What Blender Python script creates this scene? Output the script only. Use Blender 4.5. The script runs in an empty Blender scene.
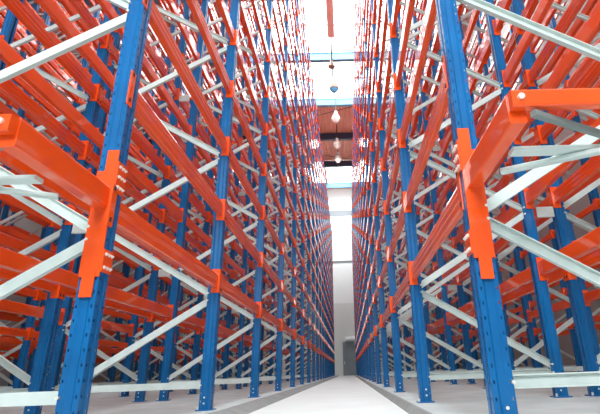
import bpy, math, random
from mathutils import Vector, Matrix

random.seed(7)
S = bpy.context.scene
COL = S.collection

# ------------------------------------------------------------------ camera
FPX, PITCH, YAW, ROLL, CAMH = 442.08, 0.35656, -0.01785, -0.03702, 0.2828
fw = Vector((-math.sin(YAW) * math.cos(PITCH), math.cos(YAW) * math.cos(PITCH), math.sin(PITCH)))
rt = Vector((math.cos(YAW), math.sin(YAW), 0.0))
up = rt.cross(fw)
cr, sr = math.cos(ROLL), math.sin(ROLL)
rt, up = cr * rt + sr * up, -sr * rt + cr * up
cam_data = bpy.data.cameras.new('camera')
cam = bpy.data.objects.new('camera', cam_data)
COL.objects.link(cam)
cam.matrix_world = Matrix(((rt.x, up.x, -fw.x, 0), (rt.y, up.y, -fw.y, 0), (rt.z, up.z, -fw.z, CAMH), (0, 0, 0, 1)))
cam_data.sensor_width = 36.0
cam_data.lens = FPX / 600 * 36.0
cam_data.shift_x = -51.5 / 600
cam_data.clip_start = 0.05
cam_data.clip_end = 300
S.camera = cam

# ------------------------------------------------------------------ light and exposure
SKYLIGHT = 7.0
w = bpy.data.worlds.new('world')
S.world = w
w.use_nodes = True
bg = w.node_tree.nodes['Background']
bg.inputs[0].default_value = (0.82, 0.94, 1.0, 1)
bg.inputs[1].default_value = 0.2
S.view_settings.view_transform = 'Standard'
S.view_settings.look = 'None'
S.view_settings.gamma = 1
S.view_settings.use_curve_mapping = False
S.view_settings.exposure = 0.42


def area(name, loc, direction, sx, sy, power, col=(1, 1, 1)):
    d = bpy.data.lights.new(name, 'AREA')
    d.shape = 'RECTANGLE'
    d.size, d.size_y, d.energy, d.color = sx, sy, power, col
    o = bpy.data.objects.new(name, d)
    COL.objects.link(o)
    o.location = loc
    o.rotation_euler = Vector(direction).to_track_quat('-Z', 'Y').to_euler()
    return o


# added fill behind the camera to light the near racks, no source modelled
area('rear_fill', (-1.0, -5.0, 5.0), (0.05, 1, 0.0), 4.0, 3.0, 650, (0.93, 0.97, 1.0))

# added fills without fixtures: far wall wash, near aisle, red roof deck
area('far_wall_fill', (-0.3, 41.5, 16.5), (0, 1, -0.9), 2.4, 1.6, 420, (0.95, 0.99, 1.0))
area('near_aisle_fill', (-0.3, -1.5, 14.0), (0, 0.35, -1), 3.0, 3.0, 420, (0.95, 0.99, 1.0))  # added fill over the near aisle, out of view
for y in (30.2, 34.0, 36.6):
    d = bpy.data.lights.new('deck_fill', 'POINT')  # added point lights to brighten the red deck, separate from the pendants
    d.energy, d.shadow_soft_size, d.color = 45, 0.35, (1.0, 0.97, 0.93)
    o = bpy.data.objects.new('deck_fill', d)
    COL.objects.link(o)
    o.location = (-0.40, y, 16.8)



# ------------------------------------------------------------------ materials
def mat(name, col, rough=0.5, metal=0.0, noise=None, spec=0.5, coat=0.0, coat_ior=1.5, emit=None, bump=0.0):
    m = bpy.data.materials.new(name)
    m.use_nodes = True
    nt = m.node_tree
    b = nt.nodes['Principled BSDF']
    b.inputs['Roughness'].default_value = rough
    b.inputs['Metallic'].default_value = metal
    b.inputs['Specular IOR Level'].default_value = spec
    b.inputs['Coat Weight'].default_value = coat
    b.inputs['Coat Roughness'].default_value = 0.06
    b.inputs['Coat IOR'].default_value = coat_ior
    b.inputs['Base Color'].default_value = (*col, 1)
    if noise:
        scale, dark, lo, hi = noise
        tc = nt.nodes.new('ShaderNodeTexCoord')
        n = nt.nodes.new('ShaderNodeTexNoise')
        n.inputs['Scale'].default_value = scale
        n.inputs['Detail'].default_value = 6
        nt.links.new(tc.outputs['Object'], n.inputs['Vector'])
        r = nt.nodes.new('ShaderNodeValToRGB')
        r.color_ramp.elements[0].position = lo
        r.color_ramp.elements[0].color = (*dark, 1)
        r.color_ramp.elements[1].position = hi
        r.color_ramp.elements[1].color = (*col, 1)
        nt.links.new(n.outputs['Fac'], r.inputs['Fac'])
        nt.links.new(r.outputs['Color'], b.inputs['Base Color'])
        if bump:
            bp = nt.nodes.new('ShaderNodeBump')
            bp.inputs['Strength'].default_value = bump
            bp.inputs['Distance'].default_value = 0.01
            nt.links.new(n.outputs['Fac'], bp.inputs['Height'])
            nt.links.new(bp.outputs['Normal'], b.inputs['Normal'])
    if emit:
        b.inputs['Emission Color'].default_value = (*emit[0], 1)
        b.inputs['Emission Strength'].default_value = emit[1]
    return m


M_ORANGE = mat('orange_paint', (0.84, 0.080, 0.002), 0.45, spec=0.2, noise=(3.0, (0.78, 0.068, 0.002), 0.35, 0.6), coat=1.0, coat_ior=1.55)
M_BLUE = mat('blue_paint', (0.0, 0.12, 0.335), 0.32, noise=(4.0, (0.0, 0.095, 0.27), 0.35, 0.65), spec=0.35, coat=0.12)
M_GALV = mat('light_grey_paint', (0.58, 0.65, 0.62), 0.42, noise=(9.0, (0.50, 0.57, 0.54), 0.3, 0.65))
M_BOLT = mat('zinc_bolt', (0.78, 0.76, 0.70), 0.3, metal=0.4)
M_STEEL = mat('bare_grey_steel', (0.17, 0.20, 0.19), 0.5)
M_DARK = mat('dark_hole', (0.01, 0.01, 0.012), 0.8)
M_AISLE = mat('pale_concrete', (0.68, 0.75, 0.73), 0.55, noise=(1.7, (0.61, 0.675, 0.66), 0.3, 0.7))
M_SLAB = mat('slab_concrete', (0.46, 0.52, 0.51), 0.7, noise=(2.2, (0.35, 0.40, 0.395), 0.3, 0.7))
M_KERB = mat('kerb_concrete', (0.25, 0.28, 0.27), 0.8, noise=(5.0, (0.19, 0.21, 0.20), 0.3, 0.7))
M_WALL = mat('wall_panel_white', (0.91, 0.94, 0.93), 0.6, noise=(0.4, (0.88, 0.91, 0.90), 0.3, 0.7))
M_WALLB = mat('wall_panel_grey', (0.79, 0.81, 0.77), 0.6, noise=(0.5, (0.74, 0.76, 0.72), 0.3, 0.7))
M_SIDEW = mat('side_wall_grey', (0.36, 0.34, 0.32), 0.7, noise=(0.5, (0.31, 0.29, 0.27), 0.3, 0.7))
M_TRIM = mat('grey_trim', (0.22, 0.24, 0.26), 0.6)
M_DECK = mat('rust_red_deck', (0.76, 0.34, 0.26), 0.55, noise=(1.5, (0.68, 0.28, 0.20), 0.3, 0.7))
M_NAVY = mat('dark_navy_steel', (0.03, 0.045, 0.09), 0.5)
M_ROOFBEAM = mat('pale_blue_steel', (0.13, 0.33, 0.50), 0.45)
M_SKY = mat('translucent_roof_sheet', (0.9, 0.93, 0.95), 0.5, emit=((0.88, 0.97, 1.0), SKYLIGHT))
M_DOOR = mat('grey_door_paint', (0.24, 0.27, 0.29), 0.5, noise=(1.2, (0.21, 0.24, 0.26), 0.3, 0.7))
M_DOORFR = mat('light_door_frame', (0.70, 0.71, 0.70), 0.5)
M_LAMP = mat('brown_lamp_housing', (0.40, 0.22, 0.15), 0.5)
M_LENS = mat('lamp_lens', (0.10, 0.36, 0.62), 0.2)
M_LAMPW = mat('white_lamp_housing', (0.8, 0.72, 0.66), 0.5)
M_PIPE = mat('pink_red_pipe', (0.78, 0.62, 0.58), 0.45)
M_CABLE = mat('dark_cable', (0.08, 0.07, 0.07), 0.6)


# ------------------------------------------------------------------ mesh helper
class MB:
    def __init__(self):
        self.v, self.f, self.m = [], [], []

    def add(self, verts, faces, mi=0):
        o = len(self.v)
        self.v += [tuple(p) for p in verts]
        self.f += [tuple(i + o for i in f) for f in faces]
        self.m += [mi] * len(faces)

    def box(self, x0, x1, y0, y1, z0, z1, mi=0):
        self.add([(x0, y0, z0), (x1, y0, z0), (x1, y1, z0), (x0, y1, z0), (x0, y0, z1), (x1, y0, z1), (x1, y1, z1), (x0, y1, z1)],
                 [(3, 2, 1, 0), (4, 5, 6, 7), (0, 1, 5, 4), (1, 2, 6, 5), (2, 3, 7, 6), (3, 0, 4, 7)], mi)

    def sweep(self, prof, p0, p1, side, mi=0, closed=True):
        """closed profile (s, t) swept from p0 to p1; s runs along 'side', t along axis x side"""
        p0, p1 = Vector(p0), Vector(p1)
        d = (p1 - p0).normalized()
        s = (Vector(side) - d * Vector(side).dot(d)).normalized()
        t = d.cross(s)
        n = len(prof)
        vs = [p + s * a + t * b for p in (p0, p1) for a, b in prof]
        fs = [(i, (i + 1) % n, n + (i + 1) % n, n + i) for i in range(n)]
        fs.append(tuple(range(n - 1, -1, -1)))
        fs.append(tuple(range(n, 2 * n)))
        self.add(vs, fs, mi)

    def cyl(self, p0, p1, r, n=10, mi=0, r2=None):
        p0, p1 = Vector(p0), Vector(p1)
        d = (p1 - p0).normalized()
        s = d.orthogonal().normalized()
        t = d.cross(s)
        r2 = r if r2 is None else r2
        vs = []
        for p, q in ((p0, r), (p1, r2)):
            for i in range(n):
                a = 2 * math.pi * i / n
                vs.append(p + s * math.cos(a) * q + t * math.sin(a) * q)
        fs = [(i, (i + 1) % n, n + (i + 1) % n, n + i) for i in range(n)] + [tuple(range(n - 1, -1, -1)), tuple(range(n, 2 * n))]
        self.add(vs, fs, mi)

    def lathe(self, c, prof, n=14, mi=0):
        vs, fs = [], []
        for r, z in prof:
            for i in range(n):
                a = 2 * math.pi * i / n
                vs.append((c[0] + r * math.cos(a), c[1] + r * math.sin(a), c[2] + z))
        for k in range(len(prof) - 1):
            for i in range(n):
                j = (i + 1) % n
                fs.append((k * n + i, k * n + j, (k + 1) * n + j, (k + 1) * n + i))
        self.add(vs, fs, mi)

    def mesh(self, name, mats):
        me = bpy.data.meshes.new(name)
        me.from_pydata(self.v, [], self.f)
        for m in mats:
            me.materials.append(m)
        if any(self.m):
            me.polygons.foreach_set('material_index', self.m)
        me.update()
        import bmesh
        bm = bmesh.new()
        bm.from_mesh(me)
        bmesh.ops.recalc_face_normals(bm, faces=bm.faces)
        bm.to_mesh(me)
        bm.free()
        return me


def link(name, me, parent=None, loc=(0, 0, 0), rotz=0.0):
    o = bpy.data.objects.new(name, me)
    COL.objects.link(o)
    if parent:
        o.parent = parent
    o.location = loc
    if rotz:
        o.rotation_euler = (0, 0, rotz)
    return o


def struct(name, mb, mats):
    o = link(name, mb.mesh(name, mats))
    o['kind'] = 'structure'
    return o


def tag(o, label, cat, group=None):
    o['label'], o['category'] = label, cat
    if group:
        o['group'] = group
    return o


def rrect(w, h, r, seg=2):
    pts = []
    for cx, cy, a0 in ((w / 2 - r, h / 2 - r, 0), (-w / 2 + r, h / 2 - r, 90), (-w / 2 + r, -h / 2 + r, 180), (w / 2 - r, -h / 2 + r, 270)):
        for k in range(seg + 1):
            a = math.radians(a0 + 90 * k / seg)
            pts.append((cx + r * math.cos(a), cy + r * math.sin(a)))
    return pts


# ------------------------------------------------------------------ layout numbers
XL, XR = 1.3175, 0.6814            # aisle post lines, distance from the camera
BAY, NF = 2.2, 19                  # bay length, frames per run
DEPTH, GAP = 1.2425, 0.3262        # frame depth, gap between back-to-back runs
L1, DL, NL = 1.059, 0.7537, 17     # first level, level pitch, levels
PTOP = 13.50
AISLE_Z = -0.05
LWALL, RWALL, ENDY = -16.6, 7.6, 46.0
ROOFZ = 19.6
SHIFT_L, SHIFT_R, SHIFT_FIRST = 0.03, -0.03, 0.075


def frame_y(x, i):
    """distance of frame i of the run at x; the left runs' end frame stands a little deeper"""
    return BAY * (i + 1) + (SHIFT_L + (SHIFT_FIRST if i == 0 else 0) if x < 0 else SHIFT_R)


# ------------------------------------------------------------------ setting
b = MB(); b.box(-1.30, 0.75, -9, ENDY, AISLE_Z - 0.3, AISLE_Z)
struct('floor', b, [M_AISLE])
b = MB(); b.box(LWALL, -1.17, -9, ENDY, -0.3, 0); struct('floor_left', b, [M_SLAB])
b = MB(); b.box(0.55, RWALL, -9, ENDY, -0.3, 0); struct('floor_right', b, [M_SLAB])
# concrete guide kerbs with a sloping face between the rack slabs and the lower aisle
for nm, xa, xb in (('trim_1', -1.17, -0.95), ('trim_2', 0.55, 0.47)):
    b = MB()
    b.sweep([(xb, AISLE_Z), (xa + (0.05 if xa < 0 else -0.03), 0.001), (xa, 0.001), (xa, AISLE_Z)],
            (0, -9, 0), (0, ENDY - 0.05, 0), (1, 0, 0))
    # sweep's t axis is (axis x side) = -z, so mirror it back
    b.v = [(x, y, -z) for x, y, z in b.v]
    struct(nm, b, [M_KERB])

# far wall: grey plinth, white panels, dark joints, high window band
b = MB(); b.box(LWALL, RWALL, ENDY, ENDY + 0.3, -0.3, 6.85); struct('wall_back', b, [M_WALLB])
b = MB(); b.box(LWALL, RWALL, ENDY, ENDY + 0.3, 6.85, 20.2); struct('wall_back_upper', b, [M_WALL])
b = MB(); b.box(LWALL, RWALL, ENDY - 0.06, ENDY, 11.15, 11.35); struct('trim_3', b, [M_TRIM])
b = MB(); b.box(LWALL, RWALL, ENDY - 0.12, ENDY, 16.4, 17.0); struct('trim_4', b, [M_TRIM])
b = MB(); b.box(LWALL, RWALL, ENDY - 0.03, ENDY, 6.80, 6.90); struct('trim_5', b, [M_WALLB])
b = MB(); b.box(LWALL - 0.3, LWALL, -9, ENDY + 0.3, -0.3, 20.2); struct('wall_left', b, [M_SIDEW])
b = MB(); b.box(RWALL, RWALL + 0.3, -9, ENDY + 0.3, -0.3, 20.2); struct('wall_right', b, [M_SIDEW])

# roof: translucent sheets and corrugated red deck between pale blue beams
BEAMS = [8.2, 13.2, 18.2, 23.3, 28.4, 33.6, 38.9, 44.2]
for n, (y0, y1) in enumerate(((-9.0, 28.4), (38.9, 44.2))):
    b = MB(); b.box(*((-5.6, 5.0) if n == 0 else (-1.7, 0.9)), y0, y1, ROOFZ, ROOFZ + 0.05)
    struct('window_%d' % (n + 1), b, [M_SKY])


def corrugated(y0, y1, xl=LWALL, xr=RWALL):
    b = MB()
    xs, x = [], xl
    while x < xr - 0.25:
        for dx, z in ((0, 0), (0.10, 0), (0.13, 0.07), (0.22, 0.07)):
            xs.append((x + dx, z))
        x += 0.25
    xs.append((xr, 0))
    n = len(xs)
    v = [(x, y, ROOFZ + z + t) for t in (0, 0.02) for y in (y0, y1) for x, z in xs]
    f = []
    for i in range(n - 1):
        f.append((i, i + 1, n + i + 1, n + i))
        f.append((2 * n + i, 3 * n + i, 3 * n + i + 1, 2 * n + i + 1))
    b.add(v, f)
    return b


struct('ceiling', corrugated(28.4, 38.9), [M_DECK])
struct('ceiling_left_near', corrugated(-9.0, 28.4, LWALL, -5.6), [M_DECK])
struct('ceiling_right_near', corrugated(-9.0, 28.4, 5.0, RWALL), [M_DECK])
struct('ceiling_left', corrugated(38.9, 44.2, LWALL, -1.7), [M_DECK])
struct('ceiling_right', corrugated(38.9, 44.2, 0.9, RWALL), [M_DECK])
struct('ceiling_end', corrugated(44.2, ENDY + 0.2), [M_DECK])
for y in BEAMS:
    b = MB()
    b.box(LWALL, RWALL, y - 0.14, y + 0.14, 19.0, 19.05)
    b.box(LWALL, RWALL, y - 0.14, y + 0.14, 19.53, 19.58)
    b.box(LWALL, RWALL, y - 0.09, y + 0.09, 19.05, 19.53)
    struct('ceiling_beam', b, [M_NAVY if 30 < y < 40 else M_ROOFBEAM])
for y in (15.7, 20.7, 25.8):       # thin purlins under the sheets
    b = MB(); b.box(LWALL, RWALL, y - 0.03, y + 0.03, 19.45, 19.58); struct('ceiling_purlin', b, [M_WALL])

# ------------------------------------------------------------------ rack meshes
# upright: local x = towards the aisle, y = along the aisle, z = up
HOLE_P = 0.070


def upright_mesh():
    half = [(0.042, 0.0, 0), (0.042, 0.009, 0), (0.050, 0.014, 1), (0.050, 0.045, 0), (0.047, 0.048, 1), (0.024, 0.048, 0), (0.013, 0.040, 0), (-0.020, 0.040, 0),
            (-0.031, 0.048, 1), (-0.050, 0.048, 0), (-0.053, 0.045, 0), (-0.053, 0.012, 0)]
    # flag 1: the strip from this point to the next carries a column of slots
    pts = []                                   # (a, b, flag of the strip that follows)
    for i in range(len(half) - 1, 0, -1):      # negative side, reversed
        a, bb, _ = half[i]
        pts.append((a, -bb, half[i - 1][2]))
    for a, bb, fl in half:
        pts.append((a, bb, fl))
    cols, holecol = [], []
    for i in range(len(pts)):
        a, bb, fl = pts[i]
        cols.append((a, bb))
        if i < len(pts) - 1:
            a2, b2, _ = pts[i + 1]
            if fl:
                cols.append((a + (a2 - a) * 0.34, bb + (b2 - bb) * 0.34))
                holecol.append(len(cols) - 1)
                cols.append((a + (a2 - a) * 0.66, bb + (b2 - bb) * 0.66))
    holes = set(holecol)
    zs = [0.0]
    z = 0.06
    while z + 0.02 < PTOP:
        zs += [z, z + 0.014]
        z += HOLE_P
    zs.append(PTOP)
    n = len(cols)
    b = MB()
    v = [(a, bb, z) for z in zs for a, bb in cols]
    f = []
    for k in range(len(zs) - 1):
        hole_row = k % 2 == 1
        for i in range(n - 1):
            if hole_row and i in holes:
                continue
            f.append((k * n + i, k * n + i + 1, (k + 1) * n + i + 1, (k + 1) * n + i))
    b.add(v, f)
    me = bpy.data.meshes.new('upright')
    me.from_pydata(b.v, [], b.f)
    me.materials.append(M_BLUE)
    me.update()
    return me


ME_UPRIGHT = upright_mesh()


def base_plate_mesh():
    b = MB()
    b.box(-0.075, 0.075, -0.07, 0.07, 0.0, 0.010)
    b.box(-0.019, 0.010, 0.0405, 0.0435, 0.01, 0.125)
    b.box(-0.019, 0.010, -0.0435, -0.0405, 0.01, 0.125)
    for a, c in ((0.062, 0.055), (-0.062, -0.055)):
        b.cyl((a, c, 0.01), (a, c, 0.035), 0.010, 8, 1)
    for z in (0.06, 0.11):
        for sgn in (-1, 1):
            b.cyl((-0.01, sgn * 0.036, z), (-0.01, sgn * 0.048, z), 0.008, 8, 1)
    return b.mesh('base_plate', [M_BLUE, M_BOLT])


ME_PLATE = base_plate_mesh()

# load beam: local x = towards the aisle, y along the aisle, z up, origin at the middle of the bay and at the connector's lower end
BL = BAY - 0.096 - 0.012
BZ0, BZ1 = 0.050, 0.185


def beam_profile():
    w0, w1 = -0.013, 0.040
    z0, z1 = BZ0, BZ1
    r = 0.009
    return [(w0 + r, z0), (w0 + 0.022, z0), (w0 + 0.024, z0 + 0.005), (w0 + 0.028, z0 + 0.005), (w0 + 0.030, z0), (w1 - r, z0), (w1 - 0.0045, z0 + 0.0012), (w1 - 0.0012, z0 + 0.0045), (w1, z0 + r), (w1, z0 + 0.040), (w1 - 0.005, z0 + 0.043), (w1 - 0.005, z0 + 0.048), (w1, z0 + 0.051), (w1, z0 + 0.086), (w1 - 0.005, z0 + 0.089), (w1 - 0.005, z0 + 0.094), (w1, z0 + 0.097), 
            (w1, z1 - r), (w1 - 0.0012, z1 - 0.0045), (w1 - 0.0045, z1 - 0.0012), (w1 - r, z1), (w0 + r, z1), (w0, z1 - r), (w0, z0 + r)]


def add_beam(b, x=0, y=0, z=0, sx=1):
    prof = beam_profile()
    n = len(prof)
    v = [(x + sx * a, y + e * BL / 2, z + c) for e in (-1, 1) for a, c in prof]
    f = [(i, (i + 1) % n, n + (i + 1) % n, n + i) for i in range(n)] + [tuple(range(n - 1, -1, -1)), tuple(range(n, 2 * n))]
    b.add(v, f)


def add_connector(b, e, x=0, y=0, z=0, sx=1, detail=True):
    """e = -1 / +1: the bay end; an L-shaped plate over half the upright's front with an end plate against its side"""
    ye = y + e * (BL / 2)
    y0, y1 = sorted((ye, ye + e * 0.006))
    xs = sorted((x - sx * 0.020, x + sx * 0.060))
    b.box(xs[0], xs[1], y0, y1, z, z + 0.235)
    y0, y1 = sorted((ye + e * 0.006, ye + e * 0.052))
    xs = sorted((x + sx * 0.0515, x + sx * 0.060))
    b.box(xs[0], xs[1], y0, y1, z, z + 0.235)
    if detail:
        for zz in (0.035, 0.215):
            xs = sorted((x + sx * 0.060, x + sx * 0.064))
            yy = ye + e * 0.030
            b.box(xs[0], xs[1], yy - 0.007, yy + 0.007, z + zz - 0.012, z + zz + 0.012, 1)


b = MB(); add_beam(b); ME_BEAM = b.mesh('load_beam', [M_ORANGE])
ME_CONN = {}
for e in (-1, 1):
    b = MB(); add_connector(b, e); ME_CONN[e] = b.mesh('beam_connector', [M_ORANGE, M_DARK])
b = MB(); add_beam(b); add_connector(b, -1); add_connector(b, 1); ME_BEAMC = b.mesh('load_beam_with_ends', [M_ORANGE, M_DARK])

# frame braces: C channel between the two uprights of a frame, local x = towards the aisle
NODE0, HALF = 0.25, 0.772
CH = [(-0.030, -0.015), (0.030, -0.015), (0.030, 0.015), (0.025, 0.015), (0.025, -0.010), (-0.025, -0.010), (-0.025, 0.015), (-0.030, 0.015)]
X_IN = DEPTH / 2 - 0.030


def add_brace(b, kind, x=0, y=0, z=0, sx=1):
    """origin: middle of the frame; kind up = rear to front rising, down = front to rear rising, flat = horizontal"""
    def P(a, c):
        return (x + sx * a, y, z + c)
    if kind == 'flat':
        p0, p1, fl = P(-X_IN, 0), P(X_IN, 0), 1
    elif kind == 'up':
        p0, p1, fl = P(-X_IN, 0.025), P(X_IN, HALF - 0.025), 1
    else:
        p0, p1, fl = P(X_IN, 0.025), P(-X_IN, HALF - 0.025), -1
    d = (Vector(p1) - Vector(p0)).normalized()
    side = Vector((0, 1, 0)).cross(d)
    prof = CH
    s = side.normalized()
    t = Vector((0, 1, 0)) * fl
    n = len(prof)
    v = [Vector(p) + s * a + t * c for p in (p0, p1) for a, c in prof]
    f = [(i, (i + 1) % n, n + (i + 1) % n, n + i) for i in range(n)]
    f += [(0, 1, 4, 5), (1, 2, 3, 4), (5, 6, 7, 0), (n, n + 1, n + 4, n + 5), (n + 1, n + 2, n + 3, n + 4), (n + 5, n + 6, n + 7, n)]
    b.add(v, f)
    for p in (p0, p1):
        q = Vector(p) + (Vector(p1) - Vector(p0)).normalized() * (0.02 if p == p0 else -0.02)
        b.cyl(q - Vector((0, 0.058, 0)), q + Vector((0, 0.058, 0)), 0.009, 6, 1)


ME_BRACE = {}
for k in ('up', 'down', 'flat'):
    b = MB(); add_brace(b, k); ME_BRACE[k] = b.mesh('diagonal_brace', [M_GALV, M_BOLT])

# how large a piece shows in the photograph: used to choose which repeats become parts of their own
def shown(points, weight=1.0):
    best = 0.0
    for p in points:
        d = Vector(p) - Vector((0, 0, CAMH))
        zc = d.dot(fw)
        if zc < 0.3:
            continue
        px = 300 + 51.5 + FPX * d.dot(rt) / zc
        py = 207 - FPX * d.dot(up) / zc
        if -10 < px < 610 and -10 < py < 424:
            best += 1.0 / (zc * zc)
    return best * weight


def pick(cands, n=100):
    order = sorted(range(len(cands)), key=lambda i: -cands[i][0])
    return set(order[:n])


def build_run(label, xf, face, near_arm=False, rank=0, spacer_to=0):
    """one rack run: xf = x of its front (aisle side) post line, face = +1 if the front looks towards +x"""
    xb = xf - face * DEPTH
    xm = (xf + xb) / 2
    root = bpy.data.objects.new('pallet_rack', None)
    COL.objects.link(root)
    root.location = (xm, BAY, 0)
    tag(root, label, 'pallet rack')
    R = root.location
    rot = 0.0 if face > 0 else math.pi

    def put(name, me, x, y, z, flip=False, parent=None):
        o = link(name, me, parent or root, (x - R.x, y - R.y, z), rot + (math.pi if flip else 0.0))
        return o

    # uprights with their base plates
    for i in range(NF):
        y = frame_y(xf, i)
        for k, x in enumerate((xf, xb)):
            o = put('upright', ME_UPRIGHT, x, y, 0.010, flip=(k == 1))
            link('base_plate', ME_PLATE, o, (0, 0, -0.010))
    # load beams
    cands = []
    for i in range(NF - 1):
        y = frame_y(xf, i + 0.5)
        for l in range(NL):
            z = L1 + DL * l
            for k, x in enumerate((xf, xb)):
                pts = [(x, y + q * BAY / 8, z + 0.1) for q in (-4, -3, -2, -1, 0, 1, 2, 3, 4)]
                cands.append((shown(pts, 1.0 if k == 0 else 0.45), x, y, z, k))
    chosen = pick(cands)
    rest = MB()
    for n, (s, x, y, z, k) in enumerate(cands):
        sx = face if k == 0 else -face
        if n in chosen:
            if rank <= 1:
                o = put('load_beam', ME_BEAM, x, y, z, flip=(k == 1))
                for e in (-1, 1):
                    link('beam_connector', ME_CONN[e], o)
            else:
                put('load_beam', ME_BEAMC, x, y, z, flip=(k == 1))
        else:
            add_beam(rest, x - R.x, y - R.y, z, sx)
            for e in (-1, 1):
                add_connector(rest, e, x - R.x, y - R.y, z, sx, detail=False)
    o = link('load_beam', rest.mesh('load_beams', [M_ORANGE]), root)
    o['kind'] = 'stuff'
    # braces of the upright frames
    cands = []
    for i in range(NF):
        y = frame_y(xf, i)
        cands.append((shown([(xm + a, y, NODE0) for a in (-.5, -.25, 0, .25, .5)]), y, NODE0 - 0.035, 'flat'))
        z, k = NODE0, 0
        while z + HALF < PTOP:
            kind = 'up' if k % 2 == 0 else 'down'
            cands.append((shown([(xm + a, y, z + HALF / 2) for a in (-.5, -.25, 0, .25, .5)]), y, z, kind))
            z += HALF
            k += 1
        cands.append((shown([(xm, y, PTOP - 0.1)]), y, PTOP - 0.1, 'flat'))
    chosen = pick(cands)
    rest = MB()
    for n, (s, y, z, kind) in enumerate(cands):
        if n in chosen:
            put('diagonal_brace' if kind != 'flat' else 'horizontal_brace', ME_BRACE[kind], xm, y, z)
        else:
            add_brace(rest, kind, 0, y - R.y, z, face)
    o = link('diagonal_brace', rest.mesh('braces', [M_GALV, M_BOLT]), root)
    o['kind'] = 'stuff'
    # row spacers towards the run standing back to back with this one
    if spacer_to:
        b = MB(); b.box(-0.088, 0.088, -0.006, 0.006, -0.055, 0.055); b.box(-0.088, 0.088, -0.006, 0.02, 0.05, 0.055); b.box(-0.088, 0.088, -0.006, 0.02, -0.055, -0.05)
        me = b.mesh('row_spacer', [M_GALV])
        for i in range(0, NF):
            for z in (1.77, 4.85, 7.9, 11.0):
                link('row_spacer', me, root, (xb - face * GAP / 2 - R.x, frame_y(xf, i) - 0.056 - R.y, z))
    if near_arm:
        arm(root, R, xf, xb, face)
    return root


def arm(root, R, xf, xb, face):
    """the open hand-over bay at the near end: two arms on bolted brackets, a cross beam and flat bracing"""
    yf = frame_y(xf, 0) - 0.049
    yt = 1.51 + (0.035 if xf < 0 else -0.035)
    for k, x in enumerate((xf, xb)):
        sgn = face if k == 0 else -face
        b = MB()
        b.box(x - 0.052, x + 0.052, yf - 0.008, yf, 0.785, 1.38)
        b.box(*sorted((x + sgn * 0.052, x - sgn * 0.012)), yf - 0.008, yf, 1.38, 1.51)
        b.box(x - 0.032, x + 0.032, yf - 0.012, yf - 0.004, 0.68, 0.81)
        # folded ears on the aisle face
        for z0, z1 in ((0.81, 0.93), (1.26, 1.44)):
            b.box(*sorted((x + sgn * 0.053, x + sgn * 0.061)), yf - 0.008, yf + 0.085, z0, z1)
        br = link('arm_bracket', b.mesh('arm_bracket', [M_ORANGE]), root, (-R.x, -R.y, 0))
        for z in (0.835, 0.905, 1.29, 1.35, 1.41):
            for dy in (0.010, 0.040, 0.070):
                c = MB()
                c.cyl((x + sgn * 0.061, yf + dy, z), (x + sgn * 0.067, yf + dy, z), 0.009, 6)
                c.cyl((x + sgn * 0.067, yf + dy, z), (x + sgn * 0.073, yf + dy, z), 0.005, 6)
                link('bolt', c.mesh('bolt', [M_BOLT]), br)
        a = MB()
        cx = x
        a.sweep(rrect(0.070, 0.130, 0.010, 3), (cx, yt, 1.220), (cx, yf - 0.008, 1.220), (1, 0, 0))
        link('cantilever_arm', a.mesh('cantilever_arm', [M_ORANGE]), root, (-R.x, -R.y, 0))
    lo, hi = min(xf, xb), max(xf, xb)
    c = MB()
    c.sweep(rrect(0.045, 0.076, 0.010, 3), (lo - 0.030, yt - 0.024, 1.240), (hi + 0.030, yt - 0.024, 1.240), (0, 1, 0))
    cb = link('cross_beam', c.mesh('cross_beam', [M_ORANGE]), root, (-R.x, -R.y, 0))
    for x in (lo + 0.005, hi - 0.005):
        c = MB(); c.cyl((x, yt - 0.046, 1.242), (x, yt - 0.056, 1.242), 0.013, 10)
        link('bolt', c.mesh('bolt', [M_BOLT]), cb)

    def bar(p, q, m=M_GALV, wdt=0.05, thk=0.022):
        c = MB(); c.sweep(rrect(wdt, thk, 0.004, 1), p, q, (0, 1, 0))
        link('flat_brace', c.mesh('flat_brace', [m]), root, (-R.x, -R.y, 0))
    inward = -face
    bar((xf + inward * 0.03, yf - 0.456, 1.13), (xb - inward * 0.03, yf - 0.456, 1.13), wdt=0.06)
    bar((xf + inward * 0.03, yf - 0.31, 1.105), (xf + inward * 0.85, yf - 0.72, 1.105), wdt=0.04)
    bar((xf + inward * 0.045, yf - 0.68, 1.175), (xb - inward * 0.03, yf - 0.10, 1.175), M_STEEL, 0.028, 0.028)


# ------------------------------------------------------------------ racks
xa = -XL
build_run('blue and orange pallet rack lining the left side of the aisle', xa, 1, near_arm=True, rank=0, spacer_to=1)
xb_ = xa - DEPTH - GAP
build_run('pallet rack standing back to back behind the rack on the left of the aisle', xb_ - DEPTH, -1, rank=1)
xc = xb_ - DEPTH - 2.0
build_run('third pallet rack out from the aisle on the left, beyond the back-to-back pair', xc, 1, rank=2, spacer_to=1)
build_run('fourth pallet rack out from the aisle on the left', xc - DEPTH - GAP - DEPTH, -1, rank=2)
xe = xc - DEPTH - GAP - DEPTH - 2.0
build_run('outermost pallet rack of the left half, nearest the left wall', xe, 1, rank=2)
build_run('blue and orange pallet rack lining the right side of the aisle', XR, -1, near_arm=True, rank=0, spacer_to=1)
build_run('pallet rack standing back to back behind the rack on the right of the aisle', XR + DEPTH + GAP + DEPTH, 1, rank=1)
build_run('outermost pallet rack of the right half, beside the right wall', XR + DEPTH + GAP + DEPTH + 1.9, -1, rank=2)

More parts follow.
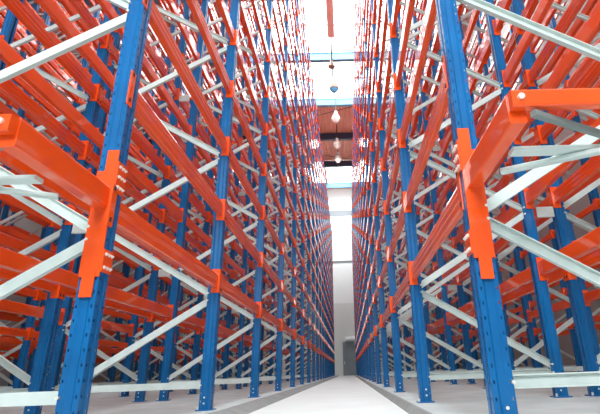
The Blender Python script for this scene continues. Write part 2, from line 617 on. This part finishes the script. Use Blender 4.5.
# ------------------------------------------------------------------ far door
b = MB()
b.box(-0.56, 1.20, ENDY - 0.10, ENDY - 0.04, AISLE_Z, 3.10)
door = link('door_1', b.mesh('door_1', [M_DOOR])); door['kind'] = 'structure'
b = MB()
b.box(-0.68, -0.56, ENDY - 0.12, ENDY, AISLE_Z, 3.22); b.box(1.20, 1.32, ENDY - 0.12, ENDY, AISLE_Z, 3.22); b.box(-0.56, 1.20, ENDY - 0.12, ENDY, 3.10, 3.22)
link('door_frame', b.mesh('door_frame', [M_DOORFR]), door)
b = MB(); b.box(-0.45, -0.40, ENDY - 0.16, ENDY - 0.10, 1.0, 1.25); link('door_handle', b.mesh('door_handle', [M_BOLT]), door)
# rounded hood over the door
h = MB()
prof = [(0.0, 0.0), (0.40, 0.0), (0.40, 0.10), (0.35, 0.22), (0.24, 0.30), (0.12, 0.34), (0.0, 0.35)]
v = [(x, ENDY - 0.001 - a, 3.22 + c) for x in (-0.25, 1.35) for a, c in prof]
n = len(prof)
h.add(v, [(i, (i + 1) % n, n + (i + 1) % n, n + i) for i in range(n)] + [tuple(range(n)), tuple(range(2 * n - 1, n - 1, -1))])
hood = link('door_hood', h.mesh('door_hood', [M_DOORFR]))
tag(hood, 'pale rounded roller hood above the grey door in the far wall', 'door hood')

# ------------------------------------------------------------------ things hanging under the roof
def pendant(y, x, zbot, housing, label, lens=True, s=1.0):
    root = bpy.data.objects.new('pendant_lamp', None)
    COL.objects.link(root)
    root.location = (x, y, zbot)
    tag(root, label, 'lamp', 'pendant lamps hung along the aisle')
    b = MB(); b.cyl((0, 0, 0.55 * s), (0, 0, ROOFZ - zbot), 0.035, 6)
    link('hanging_rod', b.mesh('hanging_rod', [M_CABLE]), root)
    b = MB(); b.lathe((0, 0, 0), [(0.0, 0.62 * s), (0.07 * s, 0.60 * s), (0.09 * s, 0.45 * s), (0.20 * s, 0.28 * s), (0.21 * s, 0.12 * s), (0.19 * s, 0.12 * s), (0.0, 0.14 * s)])
    link('housing', b.mesh('housing', [housing]), root)
    if lens:
        b = MB(); b.lathe((0, 0, 0), [(0.0, -0.06 * s), (0.09 * s, -0.03 * s), (0.16 * s, 0.06 * s), (0.18 * s, 0.13 * s), (0.0, 0.14 * s)])
        link('lens', b.mesh('lens', [M_LENS if housing is M_LAMP else M_LAMPW]), root)


pendant(22.3, -0.50, 17.6, M_LAMP, 'small brown lamp hanging just beyond the nearer pale blue roof beam', lens=False, s=1.1)
pendant(24.2, -0.42, 17.3, M_LAMP, 'brown lamp with a blue lens hanging between the two pale blue roof beams', s=1.55)
pendant(28.1, -0.40, 17.4, M_LAMPW, 'whitish lamp hanging before the nearest strip of red roof deck', s=1.5)
pendant(32.1, -0.42, 17.4, M_LAMPW, 'whitish lamp hanging in front of the first dark roof beam', s=1.5)
pendant(34.6, -0.40, 17.4, M_LAMPW, 'whitish lamp hanging lowest in view, before the second dark roof beam', s=1.5)

root = bpy.data.objects.new('ceiling_duct', None)
COL.objects.link(root)
root.location = (-0.40, 17.5, 17.6)
tag(root, 'pinkish red square duct hanging lengthwise under the bright roof', 'duct')
b = MB(); b.sweep(rrect(0.38, 0.20, 0.02), (0, -2.6, 0), (-0.03, 2.0, 0), (1, 0, 0)); link('duct_body', b.mesh('duct_body', [M_PIPE]), root)
for y in (-2.0, 1.6):
    b = MB(); b.cyl((0, y, 0.08), (0, y, ROOFZ - 17.6), 0.012, 6); link('hanging_rod', b.mesh('hanging_rod', [M_CABLE]), root)
b = MB(); b.cyl((-0.03, 2.0, 0), (-0.08, 5.6, 0), 0.045, 6); link('conduit', b.mesh('conduit', [M_CABLE]), root)

for p, q, lab in (((-1.8, 29.2, 18.7), (1.2, 28.9, 19.3), 'thin dark tie rod slanting across the nearest red roof deck'),
                  ((-1.6, 36.0, 18.8), (0.9, 37.3, 18.9), 'thin dark tie rod slanting across the farther red roof deck')):
    b = MB(); b.cyl(p, q, 0.03, 6)
    o = link('roof_tie_rod', b.mesh('roof_tie_rod', [M_CABLE]))
    tag(o, lab, 'tie rod')
